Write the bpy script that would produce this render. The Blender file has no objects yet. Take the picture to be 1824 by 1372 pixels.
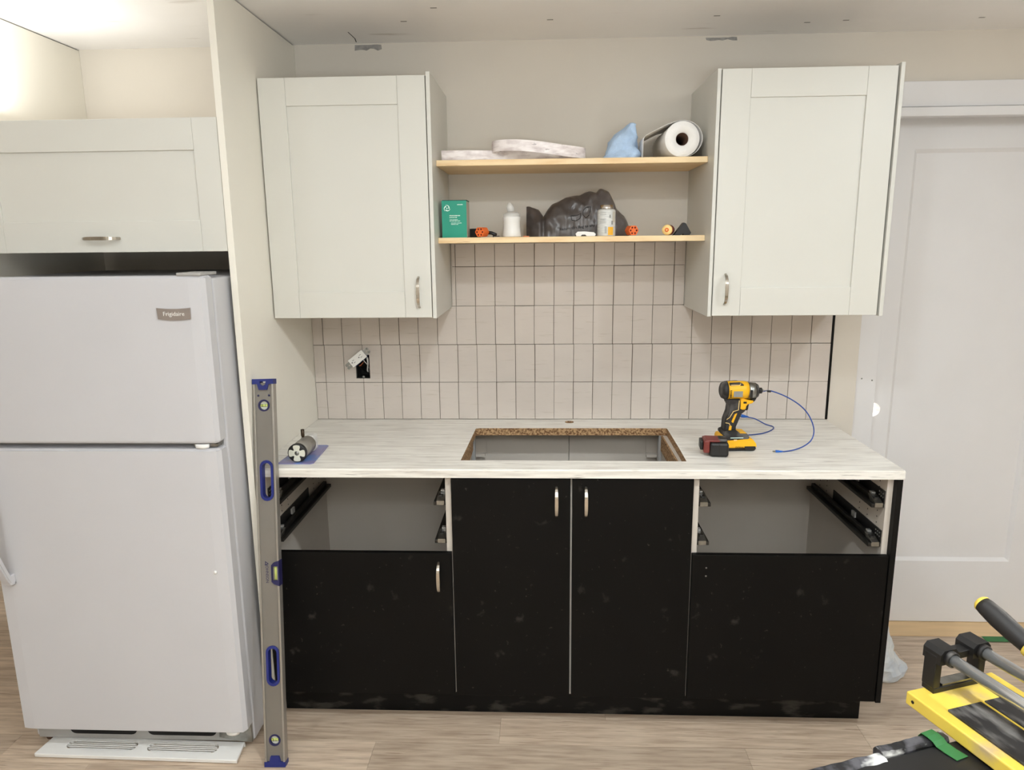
import bpy, bmesh, math, random
from mathutils import Vector, Matrix, noise
random.seed(7)
S = bpy.context.scene
COL = S.collection

# ------------------------------------------------------------------ camera
CAM = Vector((0.907, -2.7623, 1.6141))
pit, yaw, rol = map(math.radians, (11.457, 2.513, -0.592))
fwd = Vector((-math.sin(yaw)*math.cos(pit), math.cos(yaw)*math.cos(pit), -math.sin(pit)))
rgt = Vector((math.cos(yaw), math.sin(yaw), 0)); upv = rgt.cross(fwd)
r2 = rgt*math.cos(rol) + upv*math.sin(rol); u2 = upv*math.cos(rol) - rgt*math.sin(rol)
cam_d = bpy.data.cameras.new('camera'); cam = bpy.data.objects.new('camera', cam_d); COL.objects.link(cam)
rm = Matrix((r2, u2, -fwd)).transposed().to_4x4()
cam.matrix_world = Matrix.Translation(CAM) @ rm
cam_d.sensor_width = 36; cam_d.lens = 1271.85/1824*36; cam_d.clip_start = .05
S.camera = cam

# ------------------------------------------------------------------ world, lights, exposure
w = bpy.data.worlds.new('world'); S.world = w; w.use_nodes = True
bg = w.node_tree.nodes['Background']; bg.inputs[0].default_value = (1, .97, .93, 1); bg.inputs[1].default_value = .08
def area(name, loc, rot, size, power, col=(.875, .955, 1.0), shape='DISK'):
    d = bpy.data.lights.new(name, 'AREA'); d.shape = shape; d.size = size; d.energy = power; d.color = col
    o = bpy.data.objects.new(name, d); COL.objects.link(o); o.location = loc; o.rotation_euler = rot
    return o
for k, (x, y, p) in enumerate(((-.62, -1.735, 2.5), (1.0, -1.735, 9.0), (2.57, -1.735, 9.4),
                               (-.62, -3.4, 4), (1.0, -3.4, 4), (2.57, -3.4, 4))):
    area('ceiling_downlight', (x, y, 2.312), (0, 0, 0), .11, p)
    pd = bpy.data.lights.new('ceiling_dome', 'POINT'); pd.energy = p*.35; pd.color = (.875, .955, 1.0); pd.shadow_soft_size = .055
    po = bpy.data.objects.new('ceiling_dome', pd); COL.objects.link(po); po.location = (x, y, 2.215)
area('cabinet_top_lamp', (-.72, -.56, 2.0), (math.pi, math.radians(14), 0), .10, 2.0, (.95, .98, .97))
area('fill_uplight', (1.2, -3.7, 1.40), (math.pi, 0, 0), 1.6, 68, (.865, .95, 1.0))  # added fill behind the camera, lifts the ceiling and ambient light
area('next_room_lamp', (2.6, .75, 2.2), (0, 0, 0), .3, 90)
S.view_settings.view_transform = 'Standard'; S.view_settings.look = 'None'
S.view_settings.gamma = 1; S.view_settings.use_curve_mapping = False
S.view_settings.exposure = 0.45

# ------------------------------------------------------------------ materials
def lin(c):
    return tuple(((v/255)/12.92 if v/255 <= .04045 else (((v/255)+.055)/1.055)**2.4) for v in c) + (1,)
def M(name, col, rough=.5, metal=0., var=.06, scale=12, bump=0., bscale=60, alpha=None, trans=0., stretch=None, coat=0., col2=None, lo=.35, hi=.65, rnd=0.):
    m = bpy.data.materials.new(name); m.use_nodes = True; nt = m.node_tree; N = nt.nodes; L = nt.links
    b = N['Principled BSDF']; b.inputs['Roughness'].default_value = rough; b.inputs['Metallic'].default_value = metal
    if coat: b.inputs['Coat Weight'].default_value = coat; b.inputs['Coat Roughness'].default_value = .1
    tc = N.new('ShaderNodeTexCoord'); mp = N.new('ShaderNodeMapping'); L.new(tc.outputs['Object'], mp.inputs[0])
    if stretch: mp.inputs['Scale'].default_value = stretch
    nz = N.new('ShaderNodeTexNoise'); nz.inputs['Scale'].default_value = scale; nz.inputs['Detail'].default_value = 6
    L.new(mp.outputs[0], nz.inputs['Vector'])
    cr = N.new('ShaderNodeValToRGB'); cr.color_ramp.elements[0].position = lo; cr.color_ramp.elements[1].position = hi
    c = lin(col)
    if col2: c2 = lin(col2)
    else: c2 = tuple(min(1, v*(1+var)) for v in c[:3]) + (1,); c = tuple(v*(1-var) for v in c[:3]) + (1,)
    cr.color_ramp.elements[0].color = c; cr.color_ramp.elements[1].color = c2
    L.new(nz.outputs['Fac'], cr.inputs[0])
    out = cr.outputs[0]
    if rnd:
        oi = N.new('ShaderNodeObjectInfo'); va = N.new('ShaderNodeVectorMath'); va.operation = 'ADD'; vm = N.new('ShaderNodeMath'); vm.operation = 'MULTIPLY'; vm.inputs[1].default_value = 37
        L.new(oi.outputs['Random'], vm.inputs[0]); L.new(vm.outputs[0], va.inputs[1]); L.new(tc.outputs['Object'], va.inputs[0]); L.new(va.outputs[0], mp.inputs[0])
        hs = N.new('ShaderNodeHueSaturation'); mr = N.new('ShaderNodeMapRange')
        mr.inputs[3].default_value = 1-rnd; mr.inputs[4].default_value = 1+rnd
        L.new(oi.outputs['Random'], mr.inputs[0]); L.new(mr.outputs[0], hs.inputs['Value']); L.new(out, hs.inputs['Color']); out = hs.outputs[0]
    L.new(out, b.inputs['Base Color'])
    if trans: b.inputs['Transmission Weight'].default_value = trans; b.inputs['IOR'].default_value = 1.3
    if alpha is not None: b.inputs['Alpha'].default_value = alpha
    if bump:
        n2 = N.new('ShaderNodeTexNoise'); n2.inputs['Scale'].default_value = bscale; n2.inputs['Detail'].default_value = 4
        L.new(mp.outputs[0], n2.inputs['Vector'])
        bp = N.new('ShaderNodeBump'); bp.inputs['Strength'].default_value = bump; bp.inputs['Distance'].default_value = .004
        L.new(n2.outputs['Fac'], bp.inputs['Height']); L.new(bp.outputs[0], b.inputs['Normal'])
    return m
def overlay(m, col, scale, lo, hi, stretch=None, detail=8, rough=None):
    """adds a second noise-masked colour (stains, streaks, dust) on top"""
    nt = m.node_tree; N = nt.nodes; L = nt.links; b = N['Principled BSDF']
    src = b.inputs['Base Color'].links[0].from_socket
    tc = N.new('ShaderNodeTexCoord'); mp = N.new('ShaderNodeMapping'); L.new(tc.outputs['Object'], mp.inputs[0])
    if stretch: mp.inputs['Scale'].default_value = stretch
    nz = N.new('ShaderNodeTexNoise'); nz.inputs['Scale'].default_value = scale; nz.inputs['Detail'].default_value = detail
    L.new(mp.outputs[0], nz.inputs['Vector'])
    mr = N.new('ShaderNodeMapRange'); mr.inputs[1].default_value = lo; mr.inputs[2].default_value = hi; L.new(nz.outputs['Fac'], mr.inputs[0])
    mx = N.new('ShaderNodeMix'); mx.data_type = 'RGBA'
    L.new(mr.outputs[0], mx.inputs['Factor']); L.new(src, mx.inputs['A']); mx.inputs['B'].default_value = lin(col)
    L.new(mx.outputs['Result'], b.inputs['Base Color'])
    return m
MT = dict(
    wall=M('wall_paint', (216, 208, 196), .75, var=.02, scale=3, bump=.03, bscale=180),
    ceil=M('ceiling_paint', (252, 249, 246), .5, var=.02, scale=4),
    panel=M('cream_panel', (240, 235, 223), .45, var=.015, scale=3),
    cab=M('cream_lacquer', (216, 214, 206), .38, var=.012, scale=3),
    carc=M('white_melamine', (206, 197, 186), .65, var=.015, scale=4),
    trim=M('white_trim', (228, 226, 226), .45, var=.015, scale=4),
    tile=M('white_tile', (206, 196, 187), .28, var=.02, scale=5, bump=.12, bscale=14, stretch=(1, 1, 3), rnd=.02),
    mortar=M('mortar', (92, 78, 66), .9, var=.2, scale=40),
    black=M('black_melamine', (6, 5, 4), .55, var=.25, scale=6),
    toe=M('toe_kick_foil', (9, 9, 9), .35, var=.3, scale=9),
    edgeblk=M('black_edge', (14, 13, 12), .5),
    fridge=M('fridge_enamel', (206, 205, 208), .35, var=.012, scale=4, bump=.04, bscale=400),
    fgrey=M('fridge_grey', (168, 166, 163), .45, var=.04),
    dark=M('dark_void', (12, 11, 11), .8),
    nickel=M('brushed_nickel', (190, 184, 174), .22, 1., var=.05, scale=30),
    chrome=M('chrome', (232, 232, 232), .22, .75, var=.03),
    steel=M('zinc_steel', (150, 150, 146), .35, 1., var=.12, scale=60),
    slide=M('slide_metal', (52, 50, 47), .4, .7, var=.15, scale=40),
    pine=M('pine', (246, 218, 172), .5, col2=(230, 190, 136), lo=.45, hi=.75, scale=5, stretch=(1.2, 9, 9)),
    floor=M('oak_laminate', (206, 186, 164), .45, col2=(172, 150, 129), lo=.38, hi=.7, scale=4.5, stretch=(1.3, 14, 5), rnd=.13),
    thresh=M('raw_maple', (222, 190, 146), .6, var=.06, scale=4, stretch=(1, 8, 1)),
    chip=M('particle_board', (196, 160, 118), .9, col2=(112, 78, 48), lo=.4, hi=.62, scale=160, bump=.6, bscale=200),
    counter=M('woodgrain_laminate', (240, 236, 228), .38, col2=(216, 210, 201), lo=.42, hi=.66, scale=7, stretch=(.8, 11, 11)),
    alu=M('level_aluminium', (136, 131, 124), .5, .45, var=.06, scale=6),
    alu2=M('level_flange', (168, 163, 155), .4, .6, var=.06, scale=9),
    blue=M('blue_plastic', (30, 42, 116), .4, var=.1),
    navy=M('navy_print', (34, 32, 78), .5),
    vial=M('vial_fluid', (206, 216, 120), .2, var=.06),
    clearwhite=M('vial_cover', (214, 214, 200), .2, var=.05),
    yellow=M('tool_yellow', (246, 184, 26), .45, var=.05),
    tyellow=M('cutter_yellow', (238, 206, 84), .55, var=.06, scale=9),
    rubber=M('black_rubber', (34, 31, 30), .6, var=.15, scale=20),
    bplast=M('black_plastic', (26, 25, 25), .45, var=.15, scale=20),
    red=M('red_plastic', (118, 46, 40), .45, var=.1),
    cableblue=M('cable_blue', (36, 72, 150), .4, var=.05),
    plugblue=M('plug_blue', (28, 98, 190), .35, var=.05),
    sheet=M('card_violet', (132, 128, 172), .25, col2=(104, 136, 196), lo=.5, hi=.62, scale=9),
    hsaw=M('hole_saw_grey', (150, 145, 137), .35, .4, var=.08),
    white=M('white_plastic', (240, 238, 234), .4, var=.015),
    paper=M('paper_towel', (252, 249, 245), .9, var=.02, bump=.25, bscale=240),
    cardb=M('cardboard_core', (92, 66, 50), .9),
    cloth=M('blue_microfibre', (188, 212, 240), .95, var=.06, scale=30, bump=.4, bscale=300),
    teal=M('teal_carton', (26, 152, 126), .5, var=.03),
    tealtop=M('teal_carton_lid', (14, 70, 60), .5),
    print_=M('white_print', (224, 250, 240), .6),
    carton=M('carton_side', (196, 190, 176), .7),
    bagp=M('grey_bag_film', (70, 63, 60), .34, col2=(98, 92, 90), lo=.4, hi=.62, scale=7, bump=.25, bscale=30),
    bagtxt=M('bag_print', (10, 8, 8), .5),
    wbag=M('white_bag_film', (214, 214, 210), .35, col2=(190, 196, 204), scale=14, bump=.5, bscale=24),
    label=M('can_label', (222, 221, 216), .45, col2=(204, 204, 200), scale=40, stretch=(1, 1, 5)),
    labely=M('can_label_yellow', (238, 178, 52), .45, var=.08),
    labelg=M('can_label_grey', (140, 140, 136), .5),
    tin=M('tin', (206, 200, 194), .25, 1., var=.05),
    orange=M('orange_plastic', (238, 112, 46), .45, var=.08),
    oshade=M('orange_hole_shade', (92, 14, 6), .7),  # dark red standing in for shade inside the drum holes
    cream=M('pale_yellow_plastic', (250, 214, 140), .4, var=.05),
    brown=M('bit_brown', (70, 56, 40), .4, .5),
    band=M('laminate_strip', (250, 242, 240), .4, col2=(206, 192, 190), lo=.42, hi=.7, scale=20, stretch=(1, 1, 3)),
    green=M('green_tape', (48, 112, 60), .6, var=.08),
    smoke=M('clear_plastic', (236, 234, 230), .2, var=.02, alpha=.55),
    copper=M('copper_wire', (186, 104, 66), .4, .6),
    bare=M('bare_drywall', (150, 146, 142), .8, var=.15, scale=60),
    badge=M('badge_metal', (168, 158, 152), .3, .5, var=.06),
)
overlay(MT['counter'], (158, 151, 144), 9, .60, .74, (1.3, 24, 24))
overlay(MT['black'], (66, 62, 58), 15, .665, .80)
overlay(MT['black'], (74, 70, 65), 80, .68, .78)
overlay(MT['black'], (50, 47, 44), 46, .70, .76)
for k_ in ('black', 'toe', 'edgeblk'): MT[k_].node_tree.nodes['Principled BSDF'].inputs['Specular IOR Level'].default_value = .18
overlay(MT['toe'], (58, 56, 52), 11, .53, .66, (1, 1, 2.6))
overlay(MT['tile'], (194, 183, 171), 6, .64, .74, (2, 1, 34), 3)
overlay(MT['rubber'], (122, 118, 114), 14, .48, .72, (1, 3, 1))
overlay(MT['floor'], (140, 117, 99), 9, .60, .72, (1, 26, 5))
overlay(MT['pine'], (186, 138, 88), 5, .66, .74, (1.5, 30, 30))
overlay(MT['tyellow'], (206, 178, 130), 10, .58, .72)
overlay(MT['ceil'], (196, 186, 176), 3, .66, .8, (1, 6, 1))
overlay(MT['band'], (150, 140, 140), 30, .66, .74, (1, 1, 3))
RIM = overlay(M('mortar_splashed_black', (20, 19, 21), .6, col2=(86, 84, 88), lo=.42, hi=.58, scale=26), (206, 204, 200), 20, .49, .57, (1, .6, 1))

# ------------------------------------------------------------------ geometry helpers
def box(bm, x0, x1, y0, y1, z0, z1, mi=0, bev=0):
    r = bmesh.ops.create_cube(bm, size=1)
    vs = r['verts']
    bmesh.ops.transform(bm, verts=vs, matrix=Matrix.Translation(((x0+x1)/2, (y0+y1)/2, (z0+z1)/2)) @ Matrix.Diagonal((abs(x1-x0), abs(y1-y0), abs(z1-z0), 1)))
    fs = set(f for v in vs for f in v.link_faces)
    for f in fs: f.material_index = mi
    if bev:
        es = list(set(e for v in vs for e in v.link_edges))
        bmesh.ops.bevel(bm, geom=es, offset=bev, segments=2, affect='EDGES', profile=.5)
    return bm
def B(*a, bev=0, mi=0):
    bm = bmesh.new(); box(bm, *a, bev=bev, mi=mi); return bm
def plate(bm, outer, holes, h, mat=Matrix(), mi_in=0):
    """polygon with holes in local XY, extruded 0..h along Z, then transformed"""
    start = set(bm.verts); sf = set(bm.faces)
    edges = []; inner = set()
    for k, lp in enumerate([outer]+list(holes)):
        vs = [bm.verts.new((p[0], p[1], 0)) for p in lp]
        if k: inner.update(vs)
        for i in range(len(vs)): edges.append(bm.edges.new((vs[i], vs[(i+1) % len(vs)])))
    bmesh.ops.triangle_fill(bm, use_beauty=True, use_dissolve=False, edges=edges)
    fs = [f for f in bm.faces if f not in sf]
    bmesh.ops.recalc_face_normals(bm, faces=fs)
    if fs and fs[0].normal.z > 0: bmesh.ops.reverse_faces(bm, faces=fs)
    r = bmesh.ops.extrude_face_region(bm, geom=fs, use_keep_orig=True)
    nv = [g for g in r['geom'] if isinstance(g, bmesh.types.BMVert)]
    bmesh.ops.translate(bm, verts=nv, vec=(0, 0, h))
    allv = [v for v in bm.verts if v not in start]; allf = [f for f in bm.faces if f not in sf]
    if mi_in:
        hp = [[Vector((p[0], p[1])) for p in lp] for lp in holes]
        ks = set((round(p[0], 5), round(p[1], 5)) for lp in holes for p in lp)
        for f in allf:
            if all((round(v.co.x, 5), round(v.co.y, 5)) in ks for v in f.verts) and abs(f.calc_center_median().z - h/2) < h*.3: f.material_index = mi_in
    bmesh.ops.recalc_face_normals(bm, faces=allf)
    bmesh.ops.transform(bm, verts=allv, matrix=mat)
    return bm
XZ = Matrix(((1, 0, 0, 0), (0, 0, -1, 0), (0, 1, 0, 0), (0, 0, 0, 1)))   # local XY plate -> world XZ, extrudes towards -Y
def prism(pts, y0, y1):
    """side profile (x,z) extruded along y"""
    bm = bmesh.new(); plate(bm, pts, [], y1-y0, Matrix.Translation((0, y1, 0)) @ XZ); return bm
def circ(cx, cy, r, n=20, a0=0): return [(cx+r*math.cos(a0+2*math.pi*i/n), cy+r*math.sin(a0+2*math.pi*i/n)) for i in range(n)]
def capsule(cx, cy, w_, h_, n=8):
    r = w_/2; o = []
    for i in range(n+1): a = math.pi*i/n; o.append((cx+r*math.cos(a), cy+h_/2-r+r*math.sin(a)))
    for i in range(n+1): a = math.pi+math.pi*i/n; o.append((cx+r*math.cos(a), cy-h_/2+r+r*math.sin(a)))
    return o
def lathe(bm, prof, n=24, mat=Matrix(), mi=0):
    """profile (r,z) around Z"""
    rings = []; nv = []
    for r, z in prof:
        ring = [bm.verts.new((r*math.cos(2*math.pi*i/n), r*math.sin(2*math.pi*i/n), z)) for i in range(n)] if r > 1e-6 else [bm.verts.new((0, 0, z))]
        rings.append(ring); nv += ring
    for a, b in zip(rings, rings[1:]):
        for i in range(n):
            j = (i+1) % n
            if len(a) == 1 and len(b) == 1: continue
            if len(a) == 1: f = bm.faces.new((a[0], b[i], b[j]))
            elif len(b) == 1: f = bm.faces.new((a[i], a[j], b[0]))
            else: f = bm.faces.new((a[i], a[j], b[j], b[i]))
            f.material_index = mi; f.smooth = True
    bmesh.ops.recalc_face_normals(bm, faces=list(set(f for v in nv for f in v.link_faces)))
    bmesh.ops.transform(bm, verts=nv, matrix=mat)
    return bm
def L_(prof, n=24, mat=Matrix()): bm = bmesh.new(); return lathe(bm, prof, n, mat)
def spl(pts, k=6):
    P = [Vector(p) for p in pts]; P = [P[0]*2-P[1]] + P + [P[-1]*2-P[-2]]; o = []
    for i in range(1, len(P)-2):
        for j in range(k):
            t = j/k; a, b, c, d = P[i-1:i+3]
            o.append(.5*((2*b)+(c-a)*t+(2*a-5*b+4*c-d)*t*t+(3*b-a-3*c+d)*t**3))
    o.append(P[-2]); return o
def tube(bm, pts, r, n=8):
    pts = [Vector(p) for p in pts]; rings = []
    t0 = (pts[1]-pts[0]).normalized(); nrm = t0.orthogonal().normalized()
    for i, p in enumerate(pts):
        t = (pts[min(i+1, len(pts)-1)]-pts[max(i-1, 0)]).normalized()
        nrm = (nrm - t*nrm.dot(t)).normalized(); bn = t.cross(nrm)
        rr = r(i/(len(pts)-1)) if callable(r) else r
        rings.append([bm.verts.new(p+(nrm*math.cos(2*math.pi*k/n)+bn*math.sin(2*math.pi*k/n))*rr) for k in range(n)])
    for a, b in zip(rings, rings[1:]):
        for k in range(n): f = bm.faces.new((a[k], a[(k+1) % n], b[(k+1) % n], b[k])); f.smooth = True
    bm.faces.new(rings[0][::-1]); bm.faces.new(rings[-1])
    return bm
def T(pts, r, n=8): return tube(bmesh.new(), pts, r, n)
def ribbon(bm, pts, side, w_, th):
    """flat strip: width w_ along vector side, thickness th across"""
    pts = [Vector(p) for p in pts]; side = Vector(side).normalized(); rings = []
    for i, p in enumerate(pts):
        t = (pts[min(i+1, len(pts)-1)]-pts[max(i-1, 0)]).normalized(); nn = t.cross(side).normalized()
        ww = w_(i/(len(pts)-1)) if callable(w_) else w_
        rings.append([bm.verts.new(p+side*ww/2*a+nn*th/2*b) for a, b in ((-1, -1), (1, -1), (1, 1), (-1, 1))])
    for a, b in zip(rings, rings[1:]):
        for k in range(4): bm.faces.new((a[k], a[(k+1) % 4], b[(k+1) % 4], b[k]))
    bm.faces.new(rings[0][::-1]); bm.faces.new(rings[-1]); bmesh.ops.recalc_face_normals(bm, faces=bm.faces[:])
    return bm
def text_bm(s, size, mat=Matrix(), align='LEFT', ext=.0002):
    c = bpy.data.curves.new('t', 'FONT'); c.body = s; c.size = size; c.align_x = align; c.extrude = ext; c.resolution_u = 2
    o = bpy.data.objects.new('t', c); COL.objects.link(o)
    me = bpy.data.meshes.new_from_object(o.evaluated_get(bpy.context.evaluated_depsgraph_get()))
    bm = bmesh.new(); bm.from_mesh(me); bmesh.ops.transform(bm, verts=bm.verts, matrix=mat)
    bpy.data.objects.remove(o); bpy.data.meshes.remove(me); bpy.data.curves.remove(c)
    return bm
def loft(levels, n=28, seed=0, amp=.0, fr=30, cap=True, lean=None):
    """levels: (z, cx, cy, rx, ry); soft crumpled body"""
    bm = bmesh.new(); rings = []
    for z, cx, cy, rx, ry in levels:
        ring = []
        for k in range(n):
            a = 2*math.pi*k/n; p = Vector((cx+rx*math.cos(a), cy+ry*math.sin(a), z))
            d = noise.noise(p*fr+Vector((seed, seed*2, 0)))*amp + noise.noise(p*fr*2.7+Vector((seed, 0, 3)))*amp*.5
            if z <= levels[0][0]+1e-6: d *= .6
            p += Vector((math.cos(a), math.sin(a), 0))*d
            ring.append(bm.verts.new(p))
        rings.append(ring)
    for a, b in zip(rings, rings[1:]):
        for k in range(n): f = bm.faces.new((a[k], a[(k+1) % n], b[(k+1) % n], b[k])); f.smooth = True
    bm.faces.new(rings[0][::-1]); bm.faces.new(rings[-1]); return bm
# ------------------------------------------------------------------ object helpers
def tag(o, label, cat, group=None):
    o['label'] = label; o['category'] = cat
    if group: o['group'] = group
    return o
def obj(name, bm, mat, parent=None, smooth=None):
    """one mesh object; vertices given in world axes, made relative to an unrotated parent (or local to a rotated one)"""
    me = bpy.data.meshes.new(name)
    mats = mat if isinstance(mat, (list, tuple)) else [mat]
    for m in mats: me.materials.append(MT[m] if isinstance(m, str) else m)
    o = bpy.data.objects.new(name, me); COL.objects.link(o)
    if parent is not None:
        o.parent = parent; off = wloc(parent)
        if off is not None: bmesh.ops.translate(bm, verts=bm.verts, vec=-off)
    else:
        xs = [v.co for v in bm.verts]; lo = Vector([min(p[i] for p in xs) for i in range(3)]); hi = Vector([max(p[i] for p in xs) for i in range(3)])
        c = Vector(((lo.x+hi.x)/2, (lo.y+hi.y)/2, lo.z)); bmesh.ops.translate(bm, verts=bm.verts, vec=-c); o.location = c
        o['org'] = tuple(c)
    bm.to_mesh(me); bm.free()
    return o
def wloc(p):
    """world offset of an unrotated chain, None when the thing is built in local axes"""
    q = p
    while q.parent is not None: q = q.parent
    if q.get('loc_axes'): return None
    v = Vector((0, 0, 0)); r = p
    while r is not None: v += r.location; r = r.parent
    return v
def thing(name, label, cat, loc, rot=None, group=None):
    o = bpy.data.objects.new(name, None); COL.objects.link(o); o.location = loc; o.empty_display_size = .05
    if rot is not None: o.rotation_euler = rot; o['loc_axes'] = True
    return tag(o, label, cat, group)
def struct(name, bm, mat, parent=None):
    o = obj(name, bm, mat, parent)
    if parent is None: o['kind'] = 'structure'
    return o

HC = .914; CT = .028; XR = 2.011; ZC = 2.322; WY = .008
# ================================================================== THE SETTING
fl = struct('floor', B(-3, 4.2, -5, 1.3, -.06, -.006), 'floor')
def plank(x0, x1, y0, y1):
    obj('plank', B(x0+.0004, x1-.0004, y0+.0004, y1-.0004, -.006, 0), 'floor', fl)
PW = .129; PL = 1.2
for k in range(-8, 8):
    y0 = -.711+PW*k; y1 = y0+PW
    off = {-1: .356, 0: 1.962}.get(k, random.uniform(-.6, .6))
    j = off
    while j > -1.9: j -= PL
    while j < 3.2:
        a, b = max(j, -1.9), min(j+PL, 3.2)
        if b-a > .05: plank(a, b, y0, y1)
        j += PL
ceil = struct('ceiling', B(-3, 4.2, -5, 1.3, ZC, ZC+.08), 'ceil')
# back wall: one sheet with the outlet cut-out and the door opening
HX0, HX1, HZ0, HZ1 = .166, .222, 1.081, 1.176
wbm = bmesh.new()
plate(wbm, [(-.83, 0), (2.122, 0), (2.122, 2.06), (3.16, 2.06), (3.16, 0), (4.2, 0), (4.2, ZC), (-.83, ZC)],
      [[(HX0, HZ0), (HX1, HZ0), (HX1, HZ1), (HX0, HZ1)]], .11, Matrix.Translation((0, WY+.11, 0)) @ XZ)
wall = struct('wall_back', wbm, 'wall')
struct('wall_left', B(-3.1, -3, -5, 1.4, 0, ZC), 'wall')
struct('wall_right', B(4.2, 4.3, -5, 1.4, 0, ZC), 'wall')
struct('wall_front', B(-3, 4.2, -5.1, -5, 0, ZC), 'wall')
struct('wall_far', B(-3, 4.2, 1.3, 1.4, 0, ZC), 'wall')
# tiles
bm = bmesh.new(); plate(bm, [(0, HC+.001), (XR, HC+.001), (XR, 1.366), (0, 1.366)], [[(HX0, HZ0), (HX1, HZ0), (HX1, HZ1), (HX0, HZ1)]], .003, Matrix.Translation((0, WY-.0005, 0)) @ XZ)
obj('mortar_bed', bm, 'mortar', wall)
obj('mortar_bed', B(.56, 1.445, .0045, WY-.0005, 1.367, 1.6), 'mortar', wall)
cx = [0.0005]+[.043+.0757*k for k in range(27)]
TP = .1504; G = .0009
for r in range(5):
    z0 = HC+.001+TP*r; z1 = min(z0+TP, 1.604)
    sh = random.uniform(-.0012, .0012)
    for a, b in zip(cx, cx[1:]):
        if r >= 3:
            if b < .565 or a > 1.44: continue
            a, b = max(a, .557), min(b, 1.446)
        j = random.uniform(-.0005, .0005); d = random.uniform(-.0006, .0006)
        a_, b_ = a+G+(sh+j if a > .001 else 0), b-G+(sh+j if b < 2 else 0)
        c_, d_ = z0+G, z1-G+random.uniform(-.0006, .0006)
        if r == 1 and a < HX1 and b > HX0:
            bm = bmesh.new()
            if a < HX0: out = [(a_, c_), (b_, c_), (b_, HZ0), (HX0, HZ0), (HX0, HZ1), (b_, HZ1), (b_, d_), (a_, d_)]
            else: out = [(a_, c_), (b_, c_), (b_, d_), (a_, d_), (a_, HZ1), (HX1, HZ1), (HX1, HZ0), (a_, HZ0)]
            plate(bm, out, [], .0065, Matrix.Translation((0, .0045+.002, 0)) @ XZ)
        else: bm = B(a_, b_, d, .0055, c_, d_, bev=.0007)
        obj('tile', bm, 'tile', wall)
obj('edge_strip', B(XR+.001, XR+.008, -.002, WY-.0003, HC+.001, 1.372), 'edgeblk', wall)
def ragged(x0, x1, z0, z1, seed):
    random.seed(seed); t = [(x0+(x1-x0)*i/7, z1-random.random()*.002) for i in range(8)]
    return t[::-1]+[(x0+(x1-x0)*i/7+random.uniform(-.003, .003), z0+random.uniform(0, (z1-z0)*.45)) for i in range(8)]
for a in ((.225, .322, 2.296, 2.318, 3), (1.49, 1.60, 2.304, 2.317, 5)):
    bm = bmesh.new(); plate(bm, ragged(*a), [], .0006, Matrix.Translation((0, WY, 0)) @ XZ); obj('bare_patch', bm, 'bare', wall)
for x, y in ((.571, -.376), (.453, -.246), (1.474, -.227), (1.797, -.129), (1.919, -.144), (2.362, -.14), (.933, -.227)):
    obj('nail_mark', B(x-.010, x+.010, y-.004, y+.004, ZC-.0004, ZC-.0001), 'bare', ceil)
bm = ribbon(bmesh.new(), [(.240, -.141, ZC-.0003), (.243, -.06, ZC-.0003), (.236, -.013, ZC-.0003)], (1, 0, 0), .003, .0003); obj('scratch', bm, 'dark', ceil)
# right-hand doorway
struct('trim_1', B(2.116, 3.24, -.014, WY-.0005, 2.066, 2.152, bev=.002), 'trim')
struct('trim_2', B(2.116, 3.24, -.036, WY-.0005, 2.030, 2.062, bev=.003), 'trim')
struct('trim_3', B(2.124, 2.212, .040, .085, .004, 2.03, bev=.001), 'trim')
struct('light_stop_trim', B(3.110, 3.1595, .030, .0885, .004, 2.03, bev=.001), 'trim')  # unseen right jamb, added to stop light leaking past the door edge
struct('trim_4', B(2.02, 3.2, -.020, .135, .0002, .0035), 'thresh')
D = bmesh.new()
DX0, DX1, DZ0, DZ1 = 2.19, 3.14, .006, 2.059
plate(D, [(DX0, DZ0), (DX1, DZ0), (DX1, DZ1), (DX0, DZ1)], [[(2.299, .281), (2.846, .281), (2.846, 1.933), (2.299, 1.933)], circ(2.234, .932, .028, 28)], .011, Matrix.Translation((0, .101, 0)) @ XZ)
door = struct('door_1', D, 'trim')
D = bmesh.new(); plate(D, [(DX0, DZ0), (DX1, DZ0), (DX1, DZ1), (DX0, DZ1)], [circ(2.234, .932, .028, 28)], .024, Matrix.Translation((0, .125, 0)) @ XZ)
obj('door_core', D, 'trim', door)
mx0, mx1, mz0, mz1 = 2.299, 2.846, .281, 1.933
for (a, b), (c, d) in (((mx0, mz0), (mx1, mz0)), ((mx1, mz0), (mx1, mz1)), ((mx1, mz1), (mx0, mz1)), ((mx0, mz1), (mx0, mz0))):
    bm = bmesh.new(); e = .014; sx = lambda x: x+(e if x == mx0 else -e); sz = lambda z: z+(e if z == mz0 else -e)
    f0 = [bm.verts.new(p) for p in ((a, .0903, b), (c, .0903, d), (sx(c), .1008, sz(d)), (sx(a), .1008, sz(b)))]; f1 = [bm.verts.new(p) for p in ((a, .1008, b), (c, .1008, d))]
    bm.faces.new(f0); bm.faces.new((f0[0], f1[0], f1[1], f0[1])); bm.faces.new((f1[0], f0[3], f0[2], f1[1])); bm.faces.new((f0[0], f0[3], f1[0])); bm.faces.new((f0[1], f1[1], f0[2]))
    bmesh.ops.recalc_face_normals(bm, faces=bm.faces[:]); obj('moulding', bm, 'trim', door)
for p in ((2.156, 1.069), (2.196, 1.062)): obj('screw', L_([(0, 0), (.003, 0), (.003, .001), (0, .0012)], 10, Matrix.Translation((p[0], .040, p[1])) @ Matrix.Rotation(math.pi/2, 4, 'X')), 'steel', bpy.data.objects['trim_3'])
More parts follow.
